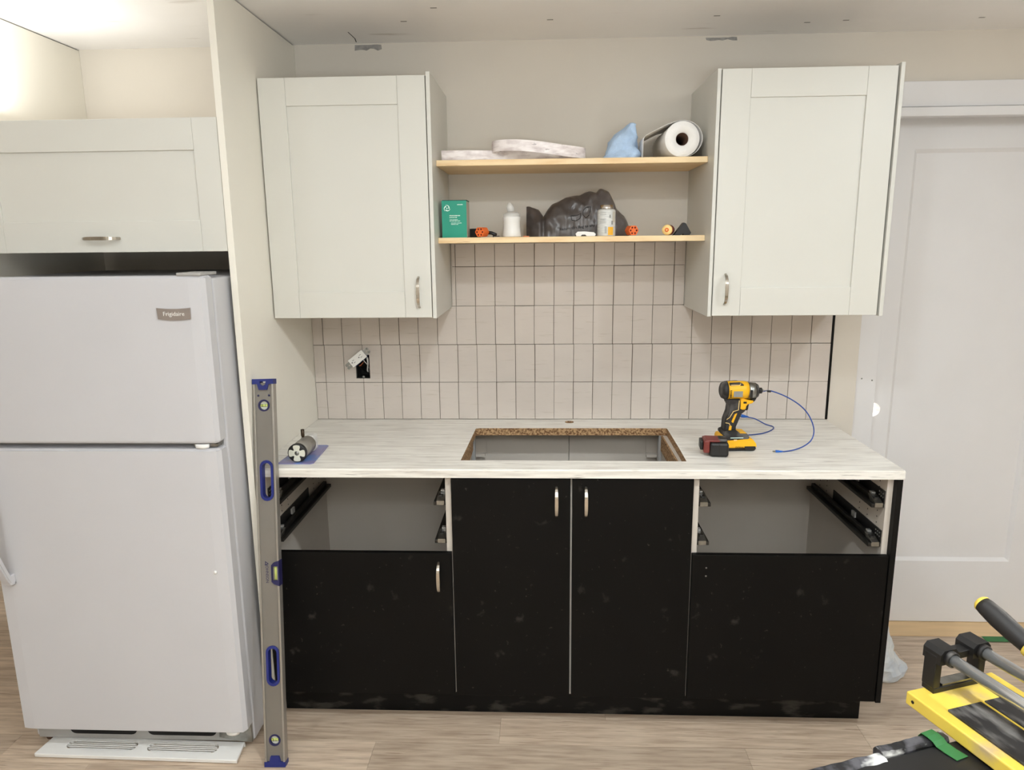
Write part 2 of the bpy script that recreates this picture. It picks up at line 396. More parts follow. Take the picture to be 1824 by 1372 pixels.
# fridge recess panels
tag(obj('tall_side_panel', B(-.020, 0, -.656, WY-.001, 0, ZC-.004, bev=.001), 'panel'), 'tall cream panel standing between fridge and kitchen cabinets', 'panel')
tag(obj('tall_side_panel', B(-.830, -.808, -.656, WY-.001, 0, ZC-.004), 'panel'), 'cream side wall panel left of fridge recess above cabinet', 'panel')

for a_, o_ in ((-.014, 'tall_side_panel'), (-.824, 'tall_side_panel.001')): obj('gap_light_block', B(a_, a_+.009, -.650, WY-.002, ZC-.0045, ZC-.0003), 'dark', bpy.data.objects[o_])  # dark strips added to block light through the ceiling gap and keep it dark
# ================================================================== CABINETS
def arch_handle(parent, p0, p1, out=.027, w_=.0095):
    p0, p1 = Vector(p0), Vector(p1); n = Vector((0, -1, 0)); pts = []
    for i in range(17):
        t = i/16; e = 1-abs(2*t-1)**4
        pts.append(p0.lerp(p1, t)+n*(out*(.16+.84*e)*(1 if 0 < i < 16 else 0)))
    side = (p1-p0).cross(n)
    bm = ribbon(bmesh.new(), pts, side, lambda t: w_*(.78+.35*math.sin(math.pi*t)), .0055)
    bmesh.ops.bevel(bm, geom=[e for e in bm.edges if abs(e.calc_face_angle(0)) > 1.2], offset=.0012, segments=2, affect='EDGES')
    return obj('handle', bm, 'nickel', parent)
def shaker(parent, x0, x1, z0, z1, yb, yf, ix0, ix1, iz0, iz1):
    """door: recessed panel + stiles + rails"""
    d = obj('door', B(ix0-.01, ix1+.01, yf+.0065, yb, iz0-.01, iz1+.01), 'cab', parent)
    g = .0004
    for a, b in ((x0, ix0), (ix1, x1)): obj('stile', B(a, b, yf, yb, z0, z1, bev=.0012), 'cab', d)
    for a, b in ((z0, iz0), (iz1, z1)): obj('rail', B(ix0+g, ix1-g, yf, yb, a, b, bev=.0012), 'cab', d)
    return d
def carcass(t, x0, x1, yf, yb, z0, z1, th=.018, top=True, mat='carc'):
    obj('side_panel', B(x0, x0+th, yf, yb, z0, z1), mat, t); obj('side_panel', B(x1-th, x1, yf, yb, z0, z1), mat, t)
    obj('bottom_panel', B(x0+th, x1-th, yf, yb, z0, z0+th), mat, t)
    if top: obj('top_panel', B(x0+th, x1-th, yf, yb, z1-th, z1), mat, t)
    obj('back_panel', B(x0+th, x1-th, yb-.008, yb, z0+th, z1-(th if top else 0)), mat, t)
ZB, ZT = 1.362, 2.127
t = thing('upper_cabinet', 'cream shaker wall cabinet beside the tall panel, handle on its right', 'cabinet', (.28, -.19, ZB))
carcass(t, .002, .540, -.373, WY-.001, ZB, ZT)
d = shaker(t, .0045, .5385, ZB+.002, ZT-.002, -.3735, -.392, .092, .4495, 1.4505, 2.040)
arch_handle(d, (.4975, -.392, 1.397), (.4975, -.392, 1.499))
obj('cover_panel', B(.5415, .5545, -.394, WY-.001, ZB-.001, ZT+.008, bev=.0012), 'cab', t)
t = thing('upper_cabinet', 'cream shaker wall cabinet beside the doorway, handle on its left', 'cabinet', (1.73, -.19, ZB))
carcass(t, 1.4605, 1.994, -.373, WY-.001, ZB, ZT)
d = shaker(t, 1.4625, 1.9925, ZB+.002, ZT-.002, -.3735, -.392, 1.5515, 1.9035, 1.455, 2.0405)
arch_handle(d, (1.5005, -.392, 1.401), (1.5005, -.392, 1.500))
obj('cover_panel', B(1.448, 1.4595, -.390, WY-.001, ZB-.001, ZT, bev=.0012), 'cab', t)
obj('cover_panel', B(1.9975, 2.0095, -.398, WY-.001, ZB-.001, ZT+.006, bev=.0012), 'cab', t)
t = thing('over_fridge_cabinet', 'wide cream shaker cabinet with horizontal handle mounted above the fridge', 'cabinet', (-.40, -.32, 1.592))
carcass(t, -.772, -.022, -.632, -.05, 1.594, 1.966)
d = shaker(t, -.7715, -.0225, 1.591, 1.968, -.6325, -.652, -.6965, -.0965, 1.681, 1.879)
arch_handle(d, (-.455, -.652, 1.6315), (-.343, -.652, 1.6315))

# base units
def slide(t, x, s, z0):
    """runner on a side panel; s=+1 projects to +x"""
    r = obj('drawer_slide', B(min(x, x+s*.040), max(x, x+s*.040), -.606, -.070, z0, z0+.013, bev=.002), 'slide', t)
    obj('web', B(min(x, x+s*.003), max(x, x+s*.003), -.606, -.230, z0+.012, z0+.054), 'bplast', r)
    obj('inner_rail', B(min(x+s*.012, x+s*.026), max(x+s*.012, x+s*.026), -.590, -.080, z0+.013, z0+.028, bev=.002), 'slide', r)
    obj('stop', prism_x(x+s*.006, x+s*.030, [(-.608, z0+.002), (-.575, z0+.010), (-.555, z0+.030), (-.585, z0+.024), (-.608, z0+.016)]), 'steel', r)
    obj('damper', B(min(x+s*.004, x+s*.010), max(x+s*.004, x+s*.010), -.43, -.405, z0+.026, z0+.045), 'fgrey', r)
    obj('clip', B(min(x+s*.010, x+s*.022), max(x+s*.010, x+s*.022), -.560, -.545, z0+.030, z0+.036), 'chrome', r)
    for a in range(2):
        for b in range(3):
            obj('rivet', L_([(0, 0), (.003, 0), (.003, .0012), (0, .0014)], 8, Matrix.Translation((x+s*.003, -.598+.013*b, z0+.032+.012*a)) @ Matrix.Rotation(s*math.pi/2, 4, 'Y')), 'steel', r)
def prism_x(x0, x1, pts):
    if x0 > x1: x0, x1 = x1, x0
    bm = bmesh.new(); m = Matrix(((0, 0, 1, x0), (1, 0, 0, 0), (0, 1, 0, 0), (0, 0, 0, 1)))
    plate(bm, pts, [], x1-x0, m); return bm
def pins(t, x, s):
    bm = bmesh.new()
    for y in (-.10, -.165, -.44, -.50, -.565):
        for k in range(12):
            z = .64+.032*k*.62
            lathe(bm, [(0, 0), (.0026, 0), (.0026, .0004), (0, .0004)], 6, Matrix.Translation((x, y, z)) @ Matrix.Rotation(s*math.pi/2, 4, 'Y'))
    o = obj('shelf_pin_hole', bm, 'dark', t); o['kind'] = 'stuff'
ZB0, ZB1 = .119, HC-CT-.001; YF = -.612; YD = -.632; YW = -.004
t = thing('base_cabinet', 'black fronted base unit beside the fridge panel, drawers missing above its door', 'cabinet', (.31, -.31, ZB0))
carcass(t, .001, .6145, YF, YW, ZB0, ZB1, top=False)
d = obj('door', B(.003, .6125, YD, YF-.001, .122, .630, bev=.0012), 'black', t)
arch_handle(d, (.571, YD, .496), (.571, YD, .600))
for z in (.653, .783): slide(t, .019, 1, z); slide(t, .5965, -1, z)
pins(t, .0195, 1)
t = thing('base_cabinet', 'black sink base unit with two tall doors and paired handles', 'cabinet', (.996, -.31, ZB0))
x0, x1 = .6155, 1.3775
obj('side_panel', B(x0, x0+.018, YF, YW, ZB0, ZB1), 'carc', t); obj('side_panel', B(x1-.018, x1, YF, YW, ZB0, ZB1), 'carc', t)
obj('bottom_panel', B(x0+.018, x1-.018, YF, YW, ZB0, ZB0+.018), 'carc', t)
obj('back_panel', B(x0+.018, 1.0098, YW-.010, YW, ZB0+.018, ZB1), 'carc', t); obj('back_panel', B(1.0122, x1-.018, YW-.010, YW, ZB0+.018, ZB1), 'carc', t)
obj('front_post', B(.985, 1.008, YF, YF+.018, ZB0+.018, ZB1-.01), 'carc', t)
obj('front_rail', B(x0+.018, .984, YF, YF+.018, ZB1-.03, ZB1), 'carc', t); obj('front_rail', B(1.009, x1-.018, YF, YF+.018, ZB1-.03, ZB1), 'carc', t)
for a, b in ((x0+.018, x0+.062), (x1-.062, x1-.018)):
    obj('corner_bracket', B(a, b, YW-.040, YW-.011, .770, .782), 'carc', t); obj('corner_bracket', B(a, b, YW-.016, YW-.011, .783, ZB1), 'carc', t)
for a in (x0+.019, x1-.031): obj('support_strip', B(a, a+.012, -.13, -.10, .70, ZB1), 'fgrey', t)
d = obj('door', B(.6175, .9935, YD, YF-.001, .122, ZB1-.002, bev=.0012), 'black', t); arch_handle(d, (.9495, YD, .757), (.9495, YD, .857))
d = obj('door', B(.9995, 1.3755, YD, YF-.001, .122, ZB1-.002, bev=.0012), 'black', t); arch_handle(d, (1.0415, YD, .757), (1.0415, YD, .857))
t = thing('base_cabinet', 'black fronted base unit at doorway end, open above, front without a handle', 'cabinet', (1.69, -.31, ZB0))
carcass(t, 1.3785, 1.9905, YF, YW, ZB0, ZB1, top=False)
d = obj('drawer_front', B(1.3805, 1.9885, YD, YF-.001, .122, .632, bev=.0012), 'black', t)
for z in (.56, .588): obj('screw_hole', L_([(0, 0), (.003, 0), (.0022, .0006), (0, .0006)], 8, Matrix.Translation((1.425, YD, z)) @ Matrix.Rotation(math.pi/2, 4, 'X')), 'steel', d)
for z in (.653, .783): slide(t, 1.9725, -1, z); slide(t, 1.3965, 1, z)
pins(t, 1.972, -1)
obj('cover_panel', B(1.9915, 2.0085, -.634, WY-.002, .119, ZB1, bev=.0012), 'edgeblk', t)
tag(obj('toe_kick', B(.001, 1.983, -.551, -.535, 0, .118, bev=.001), 'toe'), 'long black plinth board with dust smears under the base units', 'plinth')
# worktop
bm = bmesh.new()
hole = [(.640, -.543), (.80, -.5425), (1.1, -.544), (1.367, -.547), (1.371, -.40), (1.374, -.15), (1.372, -.137), (1.20, -.136), (.9, -.137), (.665, -.138), (.653, -.145), (.645, -.40)]
plate(bm, [(.0008, -.637), (XR, -.637), (XR, WY-.002), (.0008, WY-.002)], [hole, circ(1.011, -.043, .0175, 24)], CT, Matrix.Translation((0, 0, HC-CT)), mi_in=1)
fe = [e for e in bm.edges if all(abs(v.co.y+.637) < 1e-4 for v in e.verts) and all(v.co.z > HC-.001 for v in e.verts)]
bmesh.ops.bevel(bm, geom=fe, offset=.004, segments=3, affect='EDGES')
ct = tag(obj('countertop', bm, ['counter', 'chip']), 'pale woodgrain laminate countertop with a rectangular sink cut-out', 'countertop')
for a, b in ((.6345, .6405), (1.3525, 1.3590)): obj('build_up_strip', B(a, b, -.54, -.142, .828, HC-CT-.0003), 'chip', ct)
obj('hole_bottom', L_([(0, 0), (.0174, 0), (.0174, .02), (0, .02)], 24, Matrix.Translation((1.011, -.043, HC-.024))), 'chip', ct)

# shelves
tag(obj('shelf', B(.555, 1.4475, -.305, WY-.001, 1.858, 1.877, bev=.0015), 'pine'), 'pine shelf carrying the paper towel roll and blue cloth', 'shelf', 'pine shelves between the wall cabinets')
tag(obj('shelf', B(.555, 1.4475, -.310, WY-.001, 1.606, 1.625, bev=.0015), 'pine'), 'pine shelf directly above the tiles, carrying box, bag and can', 'shelf', 'pine shelves between the wall cabinets')
SU, SL = 1.877, 1.625

# ================================================================== FRIDGE
F = thing('refrigerator', 'white top-freezer refrigerator with two doors and small metal badge', 'fridge', (-.40, -.42, 0))
FX0, FX1 = -.768, -.034
obj('body', B(FX0, FX1, -.742, -.09, .022, 1.518, bev=.006), 'fridge', F)
obj('gasket', B(FX0+.012, FX1-.012, -.752, -.742, .10, 1.51), 'fgrey', F)
def fdoor(name, z0, z1):
    bm = bmesh.new(); c = .013
    o = [(FX0, -.752), (FX1, -.752), (FX1, -.786), (FX1-.010, -.799), (FX1-.045, -.802), (FX0+.045, -.802), (FX0+.010, -.799), (FX0, -.786)]
    plate(bm, o, [], z1-z0, Matrix.Translation((0, 0, z0)))
    bmesh.ops.bevel(bm, geom=[e for e in bm.edges if abs(e.verts[0].co.z-e.verts[1].co.z) < 1e-5 and min(v.co.y for v in e.verts) < -.77 and len(e.link_faces) == 2 and e.calc_face_angle(0) > 1], offset=.006, segments=2, affect='EDGES')
    return obj(name, bm, 'fridge', F)
fz = fdoor('freezer_door', 1.043, 1.526); fd = fdoor('fridge_door', .088, 1.026)
pts = [(-.7955+.075, -.803, .604), (-.7205, -.812, .606), (-.7205, -.822, .62), (-.7205, -.838, .66), (-.722, -.856, .72), (-.725, -.864, .80), (-.728, -.858, .88), (-.730, -.836, .95), (-.731, -.815, .985), (-.731, -.803, 1.0)]
bm = ribbon(bmesh.new(), spl(pts, 4), (1, 0, 0), .030, .017); bmesh.ops.bevel(bm, geom=[e for e in bm.edges if e.calc_face_angle(0) > 1.2], offset=.004, segments=2, affect='EDGES')
h = obj('handle', bm, 'fridge', fd); obj('handle_foot', B(-.737, -.706, -.822, -.8015, .599, .632, bev=.004), 'fridge', h)
obj('plug', L_([(0, 0), (.006, 0), (.005, .003), (0, .004)], 14, Matrix.Translation((-.081, -.802, .641)) @ Matrix.Rotation(math.pi/2, 4, 'X')), 'white', fd)
# badge, bowed plate with lettering
bm = bmesh.new(); N_ = 10; top = [(-.173+.0965*i/N_, 1.4385-.003*math.sin(math.pi*i/N_)) for i in range(N_+1)]; bot = [(-.171+.0935*i/N_, 1.4075-.004*math.sin(math.pi*i/N_)) for i in range(N_+1)]
plate(bm, bot+top[::-1], [], .004, Matrix.Translation((0, -.802, 0)) @ XZ)
bd = obj('badge', bm, 'badge', fz)
obj('lettering', text_bm('Frigidaire', .0165, Matrix.Translation((-.1245, -.8063, 1.4165)) @ Matrix.Rotation(math.pi/2, 4, 'X'), 'CENTER'), 'white', bd)
obj('top_hinge', B(-.110, -.040, -.80, -.70, 1.5265, 1.535, bev=.002), 'fgrey', F)
hg = obj('middle_hinge', B(-.115, -.045, -.785, -.745, 1.030, 1.039), 'steel', F)
obj('hinge_cap', L_([(0, 0), (.017, 0), (.019, .004), (.019, .012), (0, .012)], 20, Matrix.Translation((-.088, -.790, 1.0275)) @ Matrix.Diagonal((1.1, .6, 1, 1))), 'white', hg)
kp = obj('base_frame', B(FX0+.015, FX1-.004, -.751, -.742, .024, .086), 'fgrey', F)
for a, b in ((-.645, -.42), (-.385, -.155)):
    bm = bmesh.new(); plate(bm, capsule(0, 0, .040, b-a), [], .001, Matrix.Translation(((a+b)/2, -.751, .060)) @ XZ @ Matrix.Rotation(math.pi/2, 4, 'Z')); obj('vent', bm, 'dark', kp)
obj('roller', L_([(0, 0), (.021, 0), (.021, .02), (0, .02)], 16, Matrix.Translation((-.735, -.725, .021)) @ Matrix.Rotation(math.pi/2, 4, 'Y')), 'cardb', F)
obj('roller', L_([(0, 0), (.021, 0), (.021, .02), (0, .02)], 16, Matrix.Translation((-.09, -.70, .021)) @ Matrix.Rotation(math.pi/2, 4, 'Y')), 'cardb', F)
obj('lower_hinge', prism([(FX1-.003, .024), (FX1-.003, .110), (FX1-.05, .060), (FX1-.11, .055), (FX1-.11, .040), (FX1-.05, .028)], -.757, -.7515), 'steel', F)
obj('hinge_pin_cap', L_([(0, 0), (.017, 0), (.02, .012), (0, .012)], 18, Matrix.Translation((-.085, -.782, .074)) @ Matrix.Diagonal((1.2, .7, 1, 1))), 'white', F)
# grille lying on the floor
gr = thing('kick_grille', 'white slotted fridge kick grille lying loose on the floor', 'grille', (-.392, -.782, 0), (math.radians(3.5), 0, math.radians(-.9)))
bm = bmesh.new(); slots = [[(p[1]+cx_, p[0]+.006) for p in capsule(0, 0, .040, .235, 6)] for cx_ in (-.135, .135)]
plate(bm, [(-.333, -.038), (.333, -.038), (.327, .036), (-.320, .036)], slots, .007, Matrix.Translation((0, 0, .010)))
obj('plate', bm, 'white', gr)
obj('front_lip', B(-.333, .333, -.041, -.036, .0045, .017, bev=.002), 'white', gr); obj('rear_lip', B(-.320, .327, .0345, .038, -.0005, .017, bev=.001), 'white', gr)
for cx_ in (-.135, .135):
    for k in range(5):
        y = .006+(k-2)*.0078; hw = .117-.012*abs(k-2)**1.4*.55
        bm = B(cx_-hw, cx_+hw, -.0011, .0011, -.004, .004); bmesh.ops.transform(bm, verts=bm.verts, matrix=Matrix.Translation((0, y, .0125)) @ Matrix.Rotation(.35, 4, 'X'))
        obj('slat', bm, 'white', gr)

# ================================================================== SPIRIT LEVEL
la = math.atan2(.172, .914)
lv = thing('spirit_level', 'long grey aluminium spirit level with blue handholds leaning on the countertop edge', 'level', (.066, -.838, .001), (-la, math.radians(-1.5), 0))
LW, LL, LT = .0325, 1.219, .013
bm = bmesh.new()
plate(bm, [(-LW+.006, .012), (LW-.006, .012), (LW-.006, LL-.012), (-LW+.006, LL-.012)],
      [capsule(.002, .318, .034, .118), capsule(.002, LL-.318, .034, .118), circ(0, .083, .0165, 20), circ(0, LL-.083, .0165, 20)], .016, Matrix.Translation((0, .021, 0)) @ XZ)
obj('web', bm, 'alu', lv)
for s in (-1, 1): obj('flange', B(*sorted((s*LW, s*(LW-.0065))), 0, .026, .010, LL-.010, bev=.001), 'alu2', lv)
for z in (.318, LL-.318):
    bm = bmesh.new(); plate(bm, capsule(.002, z, .042, .128), [capsule(.002, z, .027, .110)], .0225, Matrix.Translation((0, .0245, 0)) @ XZ); obj('handhold', bm, 'blue', lv)
for z in (.083, LL-.083):
    bm = bmesh.new(); plate(bm, circ(0, z, .0185, 24), [circ(0, z, .0135, 24)], .020, Matrix.Translation((0, .023, 0)) @ XZ); rg = obj('vial_ring', bm, 'navy', lv)
    bm = bmesh.new(); plate(bm, circ(0, z, .0134, 24), [], .008, Matrix.Translation((0, .018, 0)) @ XZ); obj('vial_cover', bm, 'clearwhite', rg)
    obj('vial', T([(-.011, .009, z), (.011, .009, z)], .0042), 'vial', rg)
    for x in (-.004, .004): obj('vial_line', B(x-.0006, x+.0006, .0044, .0052, z-.004, z+.004), 'navy', rg)
bm = bmesh.new(); plate(bm, [(LW+.0004, .570), (LW+.0004, .650), (.016, .644), (.008, .636), (.008, .584), (.016, .576)], [[(.012, .588), (.029, .588), (.029, .632), (.012, .632)]], .0275, Matrix.Translation((0, .0265, 0)) @ XZ)
cv = obj('centre_vial_frame', bm, 'navy', lv); obj('vial', T([(.0205, .010, .589), (.0205, .010, .631)], .0066, 10), 'vial', cv); obj('vial_cover', B(.0125, .0285, .014, .02, .589, .631), 'clearwhite', cv)
for z0, z1 in ((0, .034), (LL-.034, LL)):
    zc = .018 if z0 == 0 else LL-.018
    o = [(-LW-.001, z0), (LW+.001, z0), (LW+.001, z0+.016), (.018, z0+.016), (.013, z1), (-.013, z1), (-.018, z0+.016), (-LW-.001, z0+.016)] if z0 == 0 else [(-LW-.001, z1), (-LW-.001, z1-.016), (-.018, z1-.016), (-.013, z0), (.013, z0), (.018, z1-.016), (LW+.001, z1-.016), (LW+.001, z1)]
    hl = [] if z0 == 0 else [[(-.010, zc+.010), (-.008, zc+.001), (0, zc-.004), (.008, zc+.001), (.010, zc+.010)]]
    bm = bmesh.new(); plate(bm, o, hl, .028, Matrix.Translation((0, .027, 0)) @ XZ); obj('end_cap', bm, 'blue', lv)
for x in (-.017, .017): obj('screw', L_([(0, 0), (.0035, 0), (.003, .0015), (0, .0015)], 10, Matrix.Translation((x, .005, LL-.052)) @ Matrix.Rotation(math.pi/2, 4, 'X')), 'navy', lv)
obj('lettering', text_bm('JOHNSON', .0125, Matrix.Translation((-.011, .0045, .637)) @ Matrix.Rotation(math.pi/2, 4, 'X') @ Matrix.Rotation(-math.pi/2, 4, 'Z')), 'navy', lv)
bm = bmesh.new(); plate(bm, [(-.0125, .648), (-.0125, .634), (-.001, .640)], [[(-.0105, .6445), (-.0105, .6375), (-.005, .6405)]], .0004, Matrix.Translation((0, .0048, 0)) @ XZ); obj('logo', bm, 'navy', lv)

# ================================================================== OUTLET
ob = thing('outlet_box', 'open black electrical box recessed in the tiled wall', 'electrical box', (.194, .04, HZ0))
bm = bmesh.new(); plate(bm, [(HX0, HZ0), (HX1, HZ0), (HX1, HZ1), (HX0, HZ1)], [[(HX0+.002, HZ0+.002), (HX1-.002, HZ0+.002), (HX1-.002, HZ1-.002), (HX0+.002, HZ1-.002)]], .065, Matrix.Translation((0, .075, 0)) @ XZ)
bx = obj('shell', bm, 'dark', ob); obj('shell_back', B(HX0, HX1, .0755, .078, HZ0, HZ1), 'dark', ob)
obj('screw', L_([(0, 0), (.006, 0), (.006, .002), (.002, .004), (0, .004)], 12, Matrix.Translation((.194, .006, HZ0+.006)) @ Matrix.Rotation(math.pi/2, 4, 'X')), 'steel', ob)
obj('cable_sheath', T(spl([(.215, .07, 1.10), (.205, .035, 1.105), (.212, .015, 1.14), (.214, .0, 1.165)]), .0035, 6), 'white', ob)
rc = thing('wall_outlet', 'white duplex outlet pulled out and hanging by its wires over the box', 'outlet', (.186, -.042, 1.168), (math.radians(-8), math.radians(-38), math.radians(6)))
obj('face', B(-.034, .034, -.004, .006, -.017, .017, bev=.001), 'white', rc)
obj('back_body', B(-.032, .032, .0065, .028, -.016, .014, bev=.002), 'blue', rc)
for s in (-1, 1):
    bm = bmesh.new(); plate(bm, [(s*.0345, -.012), (s*.055, -.012), (s*.057, -.004), (s*.052, 0), (s*.057, .004), (s*.055, .012), (s*.0345, .012)], [circ(s*.043, 0, .003, 8)], .0015, Matrix.Translation((0, .006, 0)) @ XZ)
    st = obj('mounting_strap', bm, 'steel', rc)
    for q in (-.008, .008): obj('screw', L_([(0, 0), (.0028, 0), (.0028, .005), (0, .005)], 8, Matrix.Translation((s*.050, .004, q)) @ Matrix.Rotation(math.pi/2, 4, 'X')), 'steel', st)
    for q in (-.005, .005): obj('slot', B(s*.017-.004, s*.017+.004, -.0046, -.0040, q-.0007, q+.0007), 'dark', rc)
    obj('ground_hole', L_([(0, 0), (.0022, 0), (.0022, .0006), (0, .0006)], 10, Matrix.Translation((s*.017-.009*s*(1 if s > 0 else -1), -.004, 0)) @ Matrix.Rotation(math.pi/2, 4, 'X')), 'dark', rc)
for m_, p in (('copper', [(.176, .06, 1.12), (.180, .0, 1.135), (.190, -.022, 1.137), (.202, -.014, 1.15)]), ('white', [(.205, .07, 1.10), (.210, .02, 1.13), (.206, -.01, 1.15), (.200, -.016, 1.162)]), ('bplast', [(.185, .07, 1.10), (.186, .01, 1.12), (.180, -.015, 1.14), (.176, -.016, 1.152)])):
    obj('wire', T(spl(p), .0016, 6), m_, ob)

# ================================================================== IMPACT DRIVER
DV = thing('impact_driver', 'yellow and black cordless impact driver standing on its battery', 'power tool', (1.557, -.400, HC+.0005), (0, 0, math.radians(3)))
def q(u, v): return ((u-525)*.000228, (1132-v)*.00024)
def dpart(name, pts, y, mat, parent=DV, bev=.003, y0=None):
    bm = prism([q(*p) for p in pts], -y if y0 is None else y0, y if y0 is None else y)
    if bev: bmesh.ops.bevel(bm, geom=[e for e in bm.edges if e.calc_face_angle(0) > .6], offset=bev, segments=2, affect='EDGES', clamp_overlap=True)
    return obj(name, bm, mat, parent)
bat = dpart('battery', [(248, 1015), (300, 985), (735, 958), (805, 1045), (795, 1088), (250, 1088)], .036, 'yellow')
dpart('battery_base', [(272, 1132), (252, 1090), (797, 1090), (772, 1132)], .035, 'bplast', bat, .002)
dpart('battery_side', [(622, 1062), (775, 1062), (785, 1095), (760, 1120), (622, 1120)], -.0355, 'bplast', bat, 0, y0=-.0385)
obj('lettering', text_bm('DEWALT', .0085, Matrix.Translation((q(486, 0)[0], -.0368, q(0, 1087)[1])) @ Matrix.Rotation(math.pi/2, 4, 'X'), ext=.0003), 'bplast', bat)
dpart('heel', [(250, 1012), (258, 925), (298, 903), (395, 1000), (380, 1018)], .031, 'yellow', DV, .002)
ft = dpart('foot', [(288, 880), (330, 845), (500, 838), (545, 885), (660, 890), (692, 920), (692, 962), (650, 1003), (396, 1003), (330, 930)], .032, 'rubber')
dpart('foot_trim', [(545, 886), (655, 891), (655, 880), (560, 874)], .026, 'yellow', ft, .001)
dpart('side_print', [(410, 938), (600, 938), (600, 948), (410, 948)], -.0322, 'print_', ft, 0, y0=-.0328)
dpart('side_badge', [(462, 966), (508, 966), (508, 996), (462, 996)], -.0322, 'cream', ft, 0, y0=-.0332)
gp = dpart('grip', [(370, 400), (545, 400), (560, 555), (640, 562), (575, 615), (540, 700), (502, 800), (505, 848), (330, 852), (338, 700), (378, 580), (390, 480), (350, 455)], .021, 'rubber')
dpart('grip_insert', [(472, 612), (508, 600), (455, 742), (427, 722)], .0225, 'yellow', gp, .001)
dpart('grip_insert', [(400, 780), (436, 780), (430, 860), (390, 860)], .0225, 'yellow', gp, .001)
for pl in ([(528, 420), (522, 555), (450, 575), (400, 660), (355, 690)], [(340, 735), (395, 745), (418, 785)]):
    obj('grip_line', T([(q(*p)[0], -.0215, q(*p)[1]) for p in pl], .0012, 6), 'cream', gp)
RX = Matrix.Rotation(math.pi/2, 4, 'Y')
zc = q(0, 290)[1]
def ax(u): return q(u, 0)[0]
hs = obj('motor_housing', L_([(0, ax(355)), (.0295, ax(355)), (.0305, ax(420)), (.0305, ax(600)), (.0285, ax(662)), (0, ax(662))], 28, Matrix.Translation((0, 0, zc)) @ RX), 'yellow', DV)
rcp = obj('rear_cap', L_([(0, ax(268)), (.017, ax(268)), (.026, ax(288)), (.0305, ax(330)), (.0308, ax(362)), (0, ax(362))], 28, Matrix.Translation((0, 0, zc)) @ RX), 'rubber', DV)
for k in range(3):
    bm = B(-.0015, .0015, -.030, -.0255, -.012, .004); bmesh.ops.transform(bm, verts=bm.verts, matrix=Matrix.Translation((ax(300+k*18), .006, zc-.002)) @ Matrix.Rotation(-.25, 4, 'Y')); obj('air_slot', bm, 'cream', rcp)
dpart('top_pad', [(372, 175), (545, 170), (590, 205), (588, 248), (540, 245), (520, 215), (380, 220)], .024, 'rubber', hs, .002)
dpart('top_pad_line', [(390, 205), (525, 205), (535, 178), (528, 178), (518, 196), (390, 196)], .0246, 'cream', hs, 0)
dpart('data_plate', [(430, 282), (560, 282), (560, 362), (430, 362)], -.0295, 'labelg', hs, 0, y0=-.0312)
for k in range(5): dpart('vent_slot', [(376, 272+k*22), (402, 268+k*22), (402, 276+k*22), (376, 280+k*22)], -.028, 'dark', hs, 0, y0=-.0312)
obj('nose', L_([(0, ax(660)), (.0285, ax(660)), (.0285, ax(720)), (.0265, ax(780)), (0, ax(780))], 28, Matrix.Translation((0, 0, q(0, 302)[1])) @ RX), 'steel', DV)
dpart('nose_window', [(672, 268), (706, 268), (706, 380), (672, 385)], -.0275, 'bplast', DV, 0, y0=-.0295)
obj('nose_ring', L_([(0, ax(780)), (.0268, ax(780)), (.022, ax(815)), (.013, ax(832)), (0, ax(832))], 28, Matrix.Translation((0, 0, q(0, 302)[1])) @ RX), 'rubber', DV)
obj('collet', L_([(0, ax(830)), (.0075, ax(830)), (.0075, ax(838)), (.0100, ax(842)), (.0100, ax(876)), (.007, ax(884)), (0, ax(884))], 20, Matrix.Translation((0, 0, q(0, 302)[1])) @ RX), 'bplast', DV)
obj('bit', L_([(0, ax(882)), (.0036, ax(882)), (.003, ax(905)), (.0012, ax(915)), (.001, ax(1010)), (0, ax(1012))], 10, Matrix.Translation((0, 0, q(0, 302)[1])) @ RX), 'steel', DV)
dpart('front_bracket', [(545, 390), (700, 425), (752, 430), (742, 462), (645, 486), (632, 560), (540, 556)], .0195, 'yellow')
dpart('switch', [(592, 440), (640, 440), (640, 466), (592, 466)], .0205, 'bplast', DV, .0005)
dpart('lower_nose', [(700, 422), (790, 395), (770, 430), (748, 452)], .015, 'bplast', DV, .001)
dpart('trigger', [(640, 482), (692, 478), (684, 520), (680, 570), (640, 576), (632, 540)], .011, 'bplast', DV, .002)
# spare battery
sb = thing('battery_pack', 'black and red loose battery pack beside the impact driver', 'battery', (1.480, -.470, HC+.0005), (0, 0, math.radians(-6)))
obj('case', B(-.026, .034, -.036, .036, 0, .048, bev=.008), 'bplast', sb)
obj('collar', B(-.046, -.0262, -.033, .033, .012, .054, bev=.004), 'red', sb); obj('lid', B(-.040, .006, -.030, .030, .0485, .056, bev=.003), 'red', sb)
obj('terminal', B(-.056, -.0463, -.024, .024, .020, .050, bev=.003), 'bplast', sb); obj('latch', B(.002, .030, -.026, .026, .0485, .058, bev=.004), 'rubber', sb)
obj('seam', B(.002, .005, -.0364, -.036, .004, .044), 'slide', sb)
